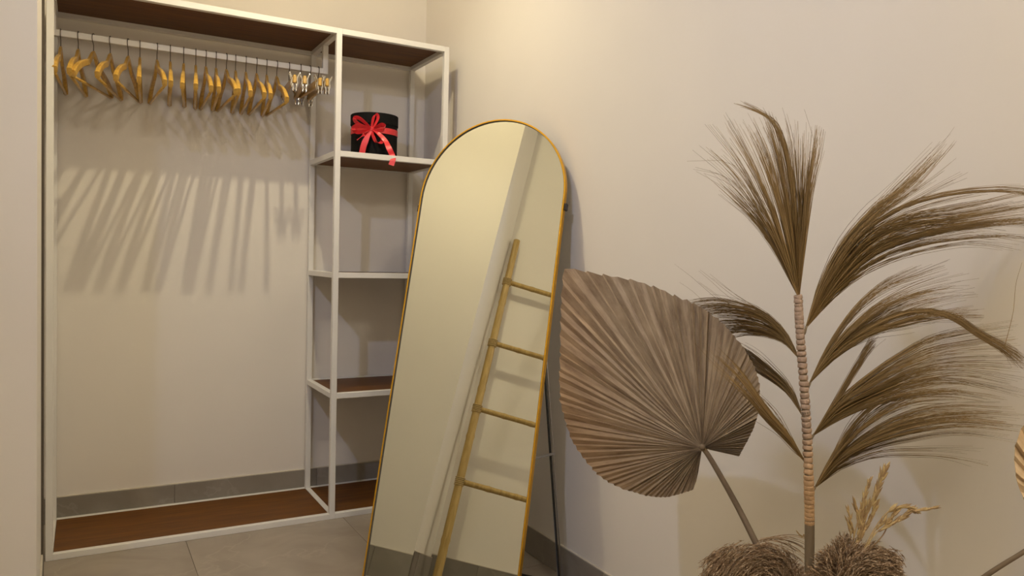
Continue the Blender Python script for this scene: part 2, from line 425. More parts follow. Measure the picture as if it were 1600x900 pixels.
CH = [(0.857, 5, .02, 'clip hanger next to the wooden hangers, flat wooden bar showing'), (0.905, 8, .01, 'second clip hanger from the left'),
      (0.944, 0, .01, 'third clip hanger from the left, second from the drop bar'), (0.983, 2, .0, 'clip hanger nearest the rail\'s right end')]
c0 = make_clip_hanger()
for i, (x, ph, sw, lb) in enumerate(CH):
    o = c0 if i == 0 else copy_tree(c0)
    o.location = (x - (0.004 if i == 3 else 0), RY, 1.8825); o.rotation_euler = (sw, 0, math.radians(-ph))
    tag(o, lb, 'hanger', 'metal clip hangers at the rail end')

# ---------------------------------------------------------------- gift box
GC = V((1.226, 0.196, SH[0] - 0.004)); GR = 0.1
gift = tag(empty('gift_box', GC), 'round black hat box tied with a red satin bow on the upper shelf', 'box')
link('box_body', *(lambda vf: (vf[0], vf[1]))(lathe([(0, 0), (GR - .001, 0), (GR, .002), (GR, 0.16), (GR - 0.002, 0.162), (0, .162)], (0, 0, 0), 48)), M['boxblack'], gift, smooth=False)
link('lid', *lathe([(GR + .0008, 0.150), (GR + 0.0035, 0.150), (GR + 0.0035, 0.193), (GR + .002, 0.195), (0, 0.195)], (0, 0, 0), 48), M['boxblack'], gift)
kd = (V((CP.x, CP.y, 0)) - V((GC.x, GC.y, 0))).normalized(); out_ = V((kd.x, kd.y, 0)); tan_ = V((-out_.y, out_.x, 0)); 
if tan_.x < 0: tan_ = -tan_
U = 0.00285
def strip(name, pts, wdir, width, parent, thick=0.0008):
    P = catmull(pts, 7); vs = []; fs = []
    for i, p_ in enumerate(P):
        t = (P[min(i + 1, len(P) - 1)] - P[max(i - 1, 0)]).normalized()
        f = i / (len(P) - 1)
        wd = wdir(f) if callable(wdir) else V(wdir)
        wd = (wd - t * wd.dot(t)).normalized(); nn = t.cross(wd)
        wv = width(f) if callable(width) else width
        for a_, b_ in ((-1, -1), (1, -1), (1, 1), (-1, 1)): vs.append(p_ + wd * a_ * wv / 2 + nn * b_ * thick / 2)
    for i in range(len(P) - 1):
        for j in range(4): fs.append([i * 4 + j, i * 4 + (j + 1) % 4, (i + 1) * 4 + (j + 1) % 4, (i + 1) * 4 + j])
    fs.append([3, 2, 1, 0]); k = 4 * (len(P) - 1); fs.append([k, k + 1, k + 2, k + 3])
    return link(name, vs, fs, M['ribbon'], parent, smooth=False)
band = [(GR + .0012, 0.108), (GR + .0022, 0.108), (GR + .0022, 0.133), (GR + .0012, 0.133), (GR + .0012, .108)]
link('ribbon_band', *lathe(band, (0, 0, 0), 48), M['ribbon'], gift)
K = out_ * (GR + 0.007) + V((0, 0, 0.119)) - tan_ * 0.012
def kp(dx, dy, o_=0.0): return K + tan_ * dx * U + V((0, 0, -dy * U)) + out_ * o_
link('bow_knot', *(lambda a: ([K + tan_ * v.x + V((0, 0, v.z)) + out_ * v.y for v in a[0]], a[1]))(box((-0.008, -0.004, -0.011), (0.008, 0.009, 0.011), 0.003)), M['ribbon'], gift)
def loop(tx, ty, wid, o1, bulge, twist):
    dx, dy = tx, ty; L_ = math.hypot(dx, dy); px, py = -dy / L_, dx / L_
    b_ = bulge
    P = [kp(0, 0, .004), kp(dx * .35 + px * b_ * .7, dy * .35 + py * b_ * .7, o1 * .6), kp(dx * .8 + px * b_, dy * .8 + py * b_, o1), kp(dx * 1.0, dy * 1.0, o1 * .8),
         kp(dx * .8 - px * b_, dy * .8 - py * b_, o1 * .45), kp(dx * .35 - px * b_ * .6, dy * .35 - py * b_ * .6, .004), kp(0, 0, .002)]
    strip('bow_loop', P, out_ * 1.0 + (tan_ * twist[0] + V((0, 0, twist[1]))), lambda f: wid * (0.45 + 0.55 * math.sin(math.pi * f)), gift)
loop(-25, -14.5, .021, .022, 3.5, (.5, .7))
loop(-26, 1.5, .023, .030, 4.0, (-.3, .9))
loop(7.5, -21, .021, .020, 3.2, (.8, .2))
loop(20, -4, .022, .026, 4.2, (.2, .9))
loop(14, 20, .024, .026, 5.0, (.8, -.4))
strip('ribbon_tail', [kp(0, 0, .004), kp(-9, 7, .012), kp(-21, 17, .010)], tan_ * .75 + V((0, 0, .65)), lambda f: .012 + .013 * f, gift)
strip('ribbon_tail', [kp(0, 0, .006), kp(-6, 12, .014), kp(-11, 25, .016), kp(-14, 40, .012)], tan_, lambda f: .010 + .015 * min(1, f * 2), gift)
def kw(dx, dy, y):      # tail that reaches over the front rail: fixed room y
    p_ = kp(dx, dy); return V((p_.x, y - GC.y, p_.z))
strip('ribbon_tail', [kp(0, 0, .006), kp(9, 5, .018), kp(20, 16, .028), kp(26, 29, .055), kw(25, 40, .020), kw(22.5, 46, -.004), kw(19.5, 55, -.006)], lambda f: tan_ * math.cos(1.1 * f - .3) + V((0, 0, math.sin(1.1 * f - .3))) * (1 - f), lambda f: .011 + .012 * min(1, f * 2), gift)

# ---------------------------------------------------------------- leaning mirror
O = V((1.0928845, -0.8524501, 0.0)); EX = V((0.55890487, -0.82923178, 0)); EY = V((0.19037744, 0.128315, 0.97328911)); NN = V((-0.80708226, -0.54397602, 0.2295829))
MW, MH = 0.5615, 1.6193
mir = bpy.data.objects.new('standing_mirror', None); COL.objects.link(mir)
mm_ = Matrix.Identity(4)
for i in range(3): mm_[i][0] = EX[i]; mm_[i][1] = -NN[i]; mm_[i][2] = EY[i]; mm_[i][3] = O[i]
mir.matrix_world = mm_
tag(mir, 'tall arched mirror with a thin gold frame leaning back beside the rack', 'mirror')
def stadium(w_, h_, z0=0.0, n=40):
    r_ = w_ / 2; P = [(-r_, z0), (r_, z0)]
    for k in range(n + 1):
        th = math.pi * k / n; P.append((r_ * math.cos(th), h_ - r_ + r_ * math.sin(th)))
    return P
def ring(sections):
    vs = []; fs = []; n_ = len(sections[0][0])
    for P, y in sections:
        for (a, b) in P: vs.append(V((a, y, b)))
    k = len(sections)
    for i in range(k):
        i2 = (i + 1) % k
        for j in range(n_): fs.append([i * n_ + j, i * n_ + (j + 1) % n_, i2 * n_ + (j + 1) % n_, i2 * n_ + j])
    return vs, fs
t = 0.0055
inn = stadium(MW, MH, 0.010); out = stadium(MW + 2 * t, MH + t, 0.0045)
inb = stadium(MW + .0016, MH + .0008, 0.0092); outb = stadium(MW + 2 * t - .0016, MH + t - .0008, .0053)
link('frame', *ring([(out, 0.012), (out, -0.005), (outb, -0.006), (inb, -0.006), (inn, -0.005), (inn, 0.012)]), M['gold'], mir)
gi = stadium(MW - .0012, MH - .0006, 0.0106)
link('rim_shade', *ring([(inn, -0.0048), (gi, -0.0048), (gi, 0.0), (inn, 0.0)]), M['shade_dark'], mir)  # dark ring paints in the shaded inner face of the rim
P = stadium(MW, MH, 0.010); link('glass', [V((a, 0.0, b)) for a, b in P] + [V((a, 0.004, b)) for a, b in P],
     [list(range(len(P))), [i + len(P) for i in range(len(P))][::-1]], M['mirror'], mir)
P = stadium(MW + .004, MH + .002, 0.008); n_ = len(P)
link('back_panel', [V((a, 0.0052, b)) for a, b in P] + [V((a, 0.0105, b)) for a, b in P], [list(range(n_)), [i + n_ for i in range(n_)][::-1]] + [[i, (i + 1) % n_, (i + 1) % n_ + n_, i + n_] for i in range(n_)], M['backboard'], mir)
for a_, b_ in ((0.2905, 1.30), (-0.2905, 1.30)):
    link('bumper', *box((a_ - .004, 0.0, b_ - .012), (a_ + .004, 0.0155, b_ + .012), .001), M['blackmetal'], mir)
inv = mm_.inverted()
def ml(p): return inv @ V(p)
# easel leg: U-shaped rod hinged on the back panel
top_r = V((0.195, 0.016, 1.17)); foot_r = ml((1.502, -0.952, 0.007))
top_l = V((-0.195, 0.016, 1.17)); foot_l = foot_r + V((-0.39, 0, 0))
link('easel_leg', *tube([top_l, foot_l, foot_l + V((0.004, 0, 0)), foot_r - V((0.004, 0, 0)), foot_r, top_r], 0.0042, 10), M['blackmetal'], mir, smooth=True)
link('hinge_bar', *tube([top_l, top_r], 0.006, 8), M['greymetal'], mir, smooth=True)
rod = [p_ + V((0.010, 0.0, 0)) for p_ in (top_r, foot_r)]
link('stay_rod', *tube([rod[0], rod[1]], 0.0028, 8), M['greymetal'], mir, smooth=True)
tt = 0.615; q1 = top_r.lerp(foot_r, tt); q2 = V((0.255, 0.012, q1.z - 0.03))
link('stay_bracket', *tube([q1 + V((.014, .0, .0)), q1.lerp(q2, .5) + V((0, 0, -.002)), q2], 0.0045, 6), M['greymetal'], mir)

# ---------------------------------------------------------------- bamboo ladder (seen in the mirror)
lad = tag(empty('bamboo_ladder', (-0.2, -0.955, 0)), 'bamboo ladder with lashed rungs reflected in the mirror, leaning on the wall', 'ladder')
def pole_pts(y, z): return V((-0.215 * z / 2.0, y + 0.915, z))
for y in (-0.917, -1.335):
    pts = []; rr = []; z = 0.0; H_ = 1.985
    nodes = [0.22, 0.50, 0.76, 1.03, 1.29, 1.56, 1.80]
    for k in range(90):
        z = H_ * k / 89; pts.append(pole_pts(y, z + .012)); r_ = 0.0225 - 0.003 * z / 2
        dn = min(abs(z - q) for q in nodes); r_ += 0.0022 * math.exp(-(dn / .009) ** 2) - 0.0012 * math.exp(-((dn - .018) / .008) ** 2)
        rr.append(r_)
    link('pole', *tube(pts, rr, 14), M['bamboo'], lad, smooth=True)
for z in (0.53, 0.925, 1.315, 1.71):
    pa, pb = pole_pts(-0.937, z), pole_pts(-1.315, z - .008)
    pts = [pa.lerp(pb, k / 20) for k in range(21)]
    link('rung', *tube(pts, [0.0145 + (0.002 if k in (7, 15) else 0) for k in range(21)], 12), M['bamboo'], lad, smooth=True)
    for y in (-0.917, -1.335):
        c = pole_pts(y, z); b = MB()
        for k in range(5):
            zz = z - 0.018 + 0.009 * k; b.add(tube([pole_pts(y, zz) + V((0.0245 * math.cos(a), 0.0245 * math.sin(a), 0)) for a in [2 * math.pi * j / 14 for j in range(15)]], 0.0028, 6, False))
        b.build('lashing', M['lashing'], lad, smooth=True)

# ---------------------------------------------------------------- dried arrangement
VB = at(1272, 1045, 1.25); VC = V((VB.x, VB.y, 0))
vase = tag(empty('floor_vase', VC), 'cream floor vase holding the dried stems, below the frame', 'vase')
vz = VB.z
prof = [(0.0, 0.0), (0.075, 0.0), (0.082, 0.006), (0.10, 0.08), (0.108, 0.17), (0.10, 0.25), (0.075, vz - 0.07), (0.058, vz - 0.04), (0.056, vz - 0.02), (0.064, vz),
        (0.060, vz + .001), (0.051, vz - 0.02), (0.052, vz - 0.045), (0.07, vz - 0.075), (0.09, 0.2), (0.07, 0.02), (0.0, 0.015)]
link('body', *lathe(prof, (0, 0, 0), 40), M['vase'], vase, smooth=True)
ROOT = VC + V((0, 0, 0.03))
def thing_at(name, label, cat, loc=None):
    o = empty(name, loc if loc is not None else VC + V((0, 0, .03))); return tag(o, label, cat)
def loc_(root, pts): return [V(p) - V(root.location) for p in pts]

# pleated palm leaves
def palm(name, label, hub, outline, depth_fn, mat, petiole, npl=60, amp=0.0030, warm=None, prad=0.0052):
    root = thing_at(name, label, 'dried leaf')
    hx, hy = hub
    # resample outline by even angle around hub
    ang = []; 
    for (x, y) in outline: ang.append(math.atan2(-(y - hy), x - hx))
    for i in range(1, len(ang)):
        while ang[i] > ang[i - 1] + math.pi: ang[i] -= 2 * math.pi
        while ang[i] < ang[i - 1] - math.pi: ang[i] += 2 * math.pi
    a0, a1 = ang[0], ang[-1]; rad = [math.hypot(x - hx, y - hy) for x, y in outline]
    def rad_at(a):
        for i in range(len(ang) - 1):
            lo, hi = min(ang[i], ang[i + 1]), max(ang[i], ang[i + 1])
            if lo - 1e-9 <= a <= hi + 1e-9:
                # chord intersection
                (x1, y1), (x2, y2) = outline[i], outline[i + 1]
                dx, dy = math.cos(a), -math.sin(a); ex_, ey_ = x2 - x1, y2 - y1
                den = dx * ey_ - dy * ex_
                if abs(den) < 1e-6: return rad[i]
                return ((x1 - hx) * ey_ - (y1 - hy) * ex_) / den
        return rad[-1]
    NL = npl * 2; NR = 12; vs = []; att = []; fs = []
    rnd = random.Random(5)
    jit = [rnd.uniform(-.42, .42) for _ in range(NL + 1)]
    ah = [rnd.uniform(.25, 1.3) for _ in range(NL + 1)]
    for i in range(NL + 1):
        a = a0 + (a1 - a0) * (i + (jit[i] if 0 < i < NL else 0)) / NL
        R = rad_at(min(max(a, min(a0, a1)), max(a0, a1)))
        R *= (1.0 + 0.006 if i % 2 else 1.0 - 0.006) + rnd.uniform(-.004, .004)
        for k in range(NR + 1):
            f = k / NR; rr_ = R * (0.012 + 0.988 * f)
            px = hx + rr_ * math.cos(a); py = hy - rr_ * math.sin(a)
            d = depth_fn(px, py, rr_)
            d += (1 if i % 2 else -1) * amp * ah[i] * min(1, 0.25 + 1.1 * f) * (1 if f > .04 else .2)
            vs.append(at(px, py, d)); att.append((i * .5, rr_ / 90.0, warm(px, py) if warm else 0.0))
    for i in range(NL):
        for k in range(NR):
            q = i * (NR + 1) + k; fs.append([q, q + 1, q + NR + 2, q + NR + 1])
    o = link('leaf_blade', loc_(root, vs), fs, mat, root)
    la = o.data.attributes.new('fan', 'FLOAT_VECTOR', 'POINT')
    for i, a_ in enumerate(att): la.data[i].vector = a_
    so = o.modifiers.new('thick', 'SOLIDIFY'); so.thickness = 0.0007; so.offset = 0
    pp = catmull(petiole, 8)
    link('leaf_hub', *tube(loc_(root, [pp[0] - CF * .004 - (pp[4] - pp[0]) * .35, pp[0] - CF * .005, pp[2]]), [prad * .5, prad * 1.3, prad * .95], 10), M['petiole'], root, smooth=True)
    link('petiole', *tube(loc_(root, pp), [prad * (0.85 + .5 * i / len(pp)) for i in range(len(pp))], 10), M['petiole'], root, smooth=True)
    return root
OUT = [(1154.6, 713), (1161, 701), (1168.8, 687), (1178, 668), (1184, 650), (1187, 624), (1187, 600), (1182, 582), (1174.5, 565), (1160, 540), (1143, 520), (1122, 498), (1098, 481), (1075, 470), (1052, 461), (1030, 451), (1001, 441), (962, 432.5), (919, 425), (897, 421), (878.5, 417.5),
       (879.5, 445), (877, 475), (876.5, 503), (875.9, 531), (874, 577), (875.5, 628), (885.5, 667), (894, 689), (905, 707), (919, 725), (933.7, 741), (952, 754), (973, 764), (1007, 774), (1024, 776.5), (1041, 777), (1062, 772), (1083.8, 765), (1088, 750), (1091, 737)]
def pd(px, py, r_): return 1.40 + (1097 - px) * 0.00085 + 0.03 * (r_ / 300) ** 2 + (690 - py) * 0.0001
palm('palm_leaf', 'large round dried palm leaf with pleated fan beside the mirror', (1097, 700), OUT, pd, M['leaf'],
     [at(1096, 697, 1.392), at(1112, 720, 1.385), at(1150, 787, 1.36), at(1182, 850, 1.33), at(1215, 918, 1.30), at(1258, 1040, 1.255), ROOT + V((-.01, .01, .0))], npl=84,
     warm=lambda px, py: max(0, min(1, (1010 - px) / 130 + (py - 640) / 500)))
OUT2 = [(1660, 862), (1632, 845), (1612, 812), (1598, 776), (1589, 755), (1584.5, 725), (1585, 700), (1592, 678), (1604, 655), (1622, 634), (1645, 618), (1675, 606), (1710, 603), (1750, 612), (1785, 640), (1805, 690), (1800, 750), (1770, 810), (1720, 850), (1690, 858)]
palm('palm_leaf', 'pale palm leaf cut off by the right edge of the photo', (1672, 812), OUT2, lambda px, py, r_: 1.10 + .02 * (r_ / 200) ** 2, M['leaf_pale'],
     [at(1672, 815, 1.105), at(1600, 862, 1.12), at(1540, 900, 1.14), at(1420, 985, 1.19), at(1300, 1060, 1.245), ROOT + V((.012, -.01, .0))], npl=44, amp=.003, prad=.0035)

# broom-grass spray: one wrapped stem with nine tufts
spray = thing_at('grass_spray', 'tall dried broom-grass spray with tufts along a raffia-bound stem', 'dried grass')
stem_px = [(1247, 461), (1250, 520), (1256, 600), (1261, 680), (1264, 760), (1265, 820), (1265, 900), (1268, 1000)]
SD = 1.26
SP = catmull([at(x, y, SD) for x, y in stem_px] + [V((VC.x, VC.y, vz + .0)), ROOT], 10)
cut = 5 * 10
link('stem', *tube(loc_(spray, SP[cut - 2:]), 0.0078, 12), M['stem'], spray, smooth=True)
wrap = catmull([at(x, y, SD) for x, y in stem_px[:6]], 10)
# bound part: overlapping turns of raffia
NT = 44; pts = []; rr = []
for k in range(NT * 6 + 1):
    f = k / (NT * 6); ph = (k % 6) / 6
    pts.append(at_len(wrap, f)); rr.append((0.0066 + 0.0018 * f) + 0.0014 * math.sin(math.pi * ph) * (.6 + .8 * random.Random(k // 6).random()))
link('stem_core', *tube(loc_(spray, pts), [r_ * .8 for r_ in rr], 12), M['stem'], spray, smooth=True)
b = MB()
for k in range(NT):       # each turn a slightly tilted band
    f = (k + .5) / NT; c = at_len(wrap, f); t_ = (at_len(wrap, min(1, f + .02)) - at_len(wrap, max(0, f - .02))).normalized()
    rd = random.Random(k); tl = CR * rd.uniform(-.25, .25) + CF * rd.uniform(-.1, .1); t_ = (t_ + tl).normalized()
    R_ = 0.0069 + 0.0013 * f + rd.uniform(-.0003, .0005); hw = 0.0041 * rd.uniform(.85, 1.1)
    b.add(tube([c - t_ * hw, c - t_ * hw * .7, c, c + t_ * hw * .7, c + t_ * hw], [R_ * .93, R_ * .99, R_ * 1.02, R_, R_ * .93], 14))
link('binding', loc_(spray, b.v), b.f, M['binding'], spray, smooth=True)

def tuft(guides, n_str, d0, seed, rad=0.00052, root=spray, spread=3.0, name='tuft', mat='broom', dspread=0.035, lo=.42):
    """strands spread between neighbouring guide lines; each guide = (list of px points, depth change at the tip)"""
    rd = random.Random(seed); vs = []; fs = []
    G = [(catmull([V((x, y, 0)) for x, y in g_], 8), dd) for g_, dd in guides]
    nc = max(1, int(n_str / 11)); cl = [(rd.random(), rd.gauss(0, 1), rd.gauss(0, 1), rd.random() ** .55, rd.gauss(0, 3.0)) for _ in range(nc)]   # strands hang together in locks
    for s_ in range(n_str):
        c_ = cl[rd.randrange(nc)] if (n_str > 20 and rd.random() < .86) else (rd.random(), rd.gauss(0, 1), rd.gauss(0, 1), rd.random() ** .5, rd.gauss(0, 4.0))
        u_ = min(.9999, max(0, c_[0] + rd.gauss(0, .018))) * (len(G) - 1); i = min(int(u_), len(G) - 2); fr = u_ - i
        jx, jy = (c_[1] + rd.gauss(0, .35)) * spread, (c_[2] + rd.gauss(0, .35)) * spread; jd = rd.gauss(0, 1) * dspread
        ln = lo + (1 - lo) * min(1, max(0, c_[3] + rd.gauss(0, .12))); curl = c_[4] + rd.gauss(0, 1.6)
        NP = 12; P = []
        b0 = rd.uniform(-1, 1)
        for k in range(NP):
            f = k / (NP - 1) * ln
            a = at_len(G[i][0], f).lerp(at_len(G[i + 1][0], f), fr); dd = G[i][1] * (1 - fr) + G[i + 1][1] * fr
            P.append(at(a.x + jx * f * 2.2 + b0 * 4.5 * (1 - f) * min(1, .25 + f * 3) + curl * f * f, a.y + jy * f * 2.2 + curl * .6 * f * f, d0 + dd * f + jd * f)); P[-1].x = min(P[-1].x, 1.545 - .01 * rd.random())
        q = tube(P, [rad * (1.2 - .85 * k / (NP - 1)) for k in range(NP)], 3, False)
        n0 = len(vs); vs += q[0]; fs += [[j + n0 for j in f_] for f_ in q[1]]
    o = link(name, loc_(root, vs), fs, M[mat], root); o['kind'] = 'stuff'
    # bound neck
    return o
def z2(x, y): return (1050 + x / 2.647, 140 + y / 2.647)
def z3(x, y): return (1240 + x / 2.5, 200 + y / 2.5)
def z4(x, y): return (1240 + x / 2.5, 440 + y / 2.5)
def z6(x, y): return (1080 + x / 2.814, 440 + y / 2.814)
def G_(fn, pts, dd=0.0): return ([fn(*p_) for p_ in pts], dd)
B0 = (524, 856)
tuft([G_(z2, [B0, (445, 690), (350, 550), (240, 450), (130, 350)], .05), G_(z2, [B0, (450, 660), (360, 480), (270, 330), (150, 215)], 0.02),
      G_(z2, [B0, (465, 640), (395, 430), (320, 270), (235, 110)], -.03), G_(z2, [B0, (485, 620), (430, 400), (380, 240), (310, 110)], 0),
      G_(z2, [B0, (500, 600), (465, 360), (425, 200), (390, 110)], .03), G_(z2, [B0, (512, 600), (495, 380), (470, 210), (430, 90)], .0)], 360, SD, 1, spread=4.2)
tuft([G_(z2, [B0, (505, 560), (480, 330), (440, 170), (370, 95), (250, 38)], .0), G_(z2, [B0, (515, 560), (490, 330), (455, 190), (400, 110), (260, 60)], .02)], 55, SD, 2, spread=1.2, lo=.8)
tuft([G_(z2, [B0, (520, 600), (505, 400), (490, 260), (460, 110)], .0), G_(z2, [B0, (530, 600), (525, 400), (520, 280), (515, 150)], .03),
      G_(z2, [B0, (538, 600), (550, 400), (560, 300), (570, 170)], .02), G_(z2, [B0, (545, 640), (570, 440), (590, 330), (620, 210)], .0)], 170, SD, 3, lo=.4)
tuft([G_(z2, [B0, (543, 620), (580, 380), (585, 230), (520, 50)], .0), G_(z2, [B0, (548, 640), (588, 370), (612, 270), (628, 150)], .0)], 6, SD, 4, spread=.8, lo=.95)
tuft([G_(z2, [B0, (440, 680), (330, 530), (220, 420), (100, 345)], .0), G_(z2, [B0, (470, 640), (370, 430), (240, 265), (35, 272)], .0)], 5, SD, 5, spread=.8, lo=.95)
b_ = (50, 778)
tuft([G_(z3, [b_, (105, 610), (190, 450), (300, 330), (400, 260), (570, 120)], .02), G_(z3, [b_, (130, 590), (230, 430), (360, 300), (480, 200), (625, 10)], .0),
      G_(z3, [b_, (140, 600), (260, 430), (400, 340), (560, 260), (700, 235)], -.03), G_(z3, [b_, (150, 600), (290, 450), (450, 370), (620, 350), (800, 320)], .03)], 260, SD, 11)
tuft([G_(z3, [b_, (150, 600), (280, 440), (440, 360), (640, 345), (850, 305), (990, 290)], .0), G_(z3, [b_, (160, 620), (300, 480), (460, 410), (650, 370), (850, 340), (1000, 325)], .0),
      G_(z3, [b_, (160, 640), (300, 520), (450, 450), (600, 410), (740, 390), (930, 425)], .03), G_(z3, [b_, (140, 680), (240, 600), (400, 530), (560, 480), (740, 430)], -.02)], 290, SD, 12, spread=4)
tuft([G_(z3, [b_, (150, 580), (280, 400), (450, 300), (650, 250), (850, 245), (1000, 285)], .0), G_(z3, [b_, (155, 580), (300, 390), (480, 280), (650, 245), (850, 220), (960, 215)], .0)], 45, SD, 13, spread=1.5, lo=.8)
b_ = (50, 778)
tuft([G_(z3, [b_, (110, 600), (200, 430), (330, 300), (450, 180), (635, 0)], .0), G_(z3, [b_, (120, 600), (210, 440), (330, 280), (420, 180), (515, 80)], .0)], 7, SD, 14, spread=1, lo=.9)
tuft([G_(z3, [b_, (110, 620), (170, 500), (240, 350), (308, 200)], .0), G_(z3, [b_, (160, 600), (320, 440), (560, 440), (900, 425)], .0)], 4, SD, 15, spread=.8, lo=.95)
b_ = (66, 392)
tuft([G_(z4, [b_, (130, 260), (220, 120), (330, 20), (450, -30), (560, -70)], .02), G_(z4, [b_, (150, 260), (260, 140), (380, 60), (520, 0), (680, -60)], .0),
      G_(z4, [b_, (160, 280), (290, 170), (430, 90), (560, 60), (740, 60)], .02), G_(z4, [b_, (160, 290), (300, 210), (440, 180), (560, 150), (700, 120)], -.02)], 280, SD, 21, spread=4)
tuft([G_(z4, [b_, (180, 270), (330, 165), (480, 115), (600, 130), (690, 190), (800, 260), (890, 345)], .0), G_(z4, [b_, (185, 260), (340, 150), (500, 112), (640, 140), (740, 205), (850, 260), (910, 300)], .02)], 130, SD, 22, spread=1.5, lo=.75)
b_ = (78, 600)
tuft([G_(z4, [b_, (140, 500), (210, 370), (280, 250), (300, 215)], .0), G_(z4, [b_, (150, 500), (230, 390), (300, 280), (380, 210)], .02)], 60, SD, 31, spread=2, lo=.7)
tuft([G_(z4, [b_, (170, 480), (300, 370), (430, 290), (560, 230), (850, 185)], .02), G_(z4, [b_, (180, 480), (320, 390), (450, 320), (600, 270), (880, 240)], -.02),
      G_(z4, [b_, (180, 500), (330, 420), (480, 350), (640, 325), (900, 345)], .02), G_(z4, [b_, (180, 520), (330, 450), (480, 400), (650, 390), (900, 450)], .03), G_(z4, [b_, (170, 540), (300, 480), (460, 440), (620, 430), (800, 450)], .0)], 340, SD, 32, spread=4)
b_ = (86, 803)
tuft([G_(z4, [b_, (150, 680), (230, 540), (330, 460), (480, 400)], .02), G_(z4, [b_, (170, 680), (280, 580), (420, 500), (560, 460), (760, 470)], .0),
      G_(z4, [b_, (180, 690), (300, 600), (460, 530), (650, 510), (880, 520)], .02), G_(z4, [b_, (190, 690), (320, 620), (480, 570), (680, 545), (920, 570)], -.02), G_(z4, [b_, (180, 710), (300, 650), (460, 610), (650, 580), (880, 610)], .02)], 330, SD, 41, spread=4)
tuft([G_(z4, [b_, (190, 730), (330, 690), (500, 690), (600, 700), (740, 745)], .0), G_(z4, [b_, (190, 720), (330, 660), (470, 650), (600, 650), (780, 655)], .0)], 14, SD, 42, spread=1.5, lo=.7)
b_ = (470, 332)
tuft([G_(z6, [b_, (400, 215), (300, 130), (170, 95), (60, 95), (-60, 130)], .30), G_(z6, [b_, (410, 240), (310, 175), (200, 150), (90, 150), (-60, 190)], .32),
      G_(z6, [b_, (415, 265), (330, 230), (230, 215), (120, 235), (-20, 260)], .36)], 330, SD, 51)
tuft([G_(z6, [b_, (400, 200), (290, 110), (200, 50), (130, 0)], .26), G_(z6, [b_, (390, 210), (280, 140), (100, 100), (-30, -10), (-110, -70)], .34)], 8, SD, 52, spread=4, lo=.9)
b_ = (485, 580)
tuft([G_(z6, [b_, (430, 460), (345, 370), (255, 300), (150, 260), (60, 250)], .36), G_(z6, [b_, (425, 490), (330, 420), (240, 370), (140, 350), (40, 360)], .36)], 240, SD, 61)
b_ = (495, 785)
tuft([G_(z6, [b_, (430, 680), (350, 580), (290, 500), (220, 400), (120, 300)], .0), G_(z6, [b_, (415, 700), (330, 620), (260, 540), (180, 470), (80, 380)], -.01)], 170, SD, 71, spread=2.2)
tuft([G_(z6, [b_, (430, 640), (370, 540), (310, 470)], .0), G_(z6, [b_, (420, 690), (330, 540), (150, 400), (10, 250)], .02), G_(z6, [b_, (400, 740), (270, 675)], .0)], 8, SD, 72, spread=2, lo=.9)
tuft([([(1578, 560), (1588, 500), (1590, 450), (1600, 415)], .0), ([(1560, 520), (1580, 480), (1590, 440), (1604, 410)], .0)], 1, SD + .02, 81, spread=.5, lo=.95)
# short twiglets that join each tuft to the stem
for (x0, y0, x1, y1) in ((1257, 520, 1260.5, 509), (1262, 606, 1266.5, 597), (1266, 688, 1271.5, 679), (1269, 770, 1274.5, 760), (1251, 563, 1246.5, 557), (1257, 653, 1252, 645), (1262, 727, 1255.5, 718)):
    link('tuft_stalk', *tube(loc_(spray, [at(x0 - 3, y0 + 4, SD), at(x0, y0, SD), at(x1, y1, SD)]), [0.003, 0.0026, 0.0018], 8), M['stem'], spray, smooth=True)

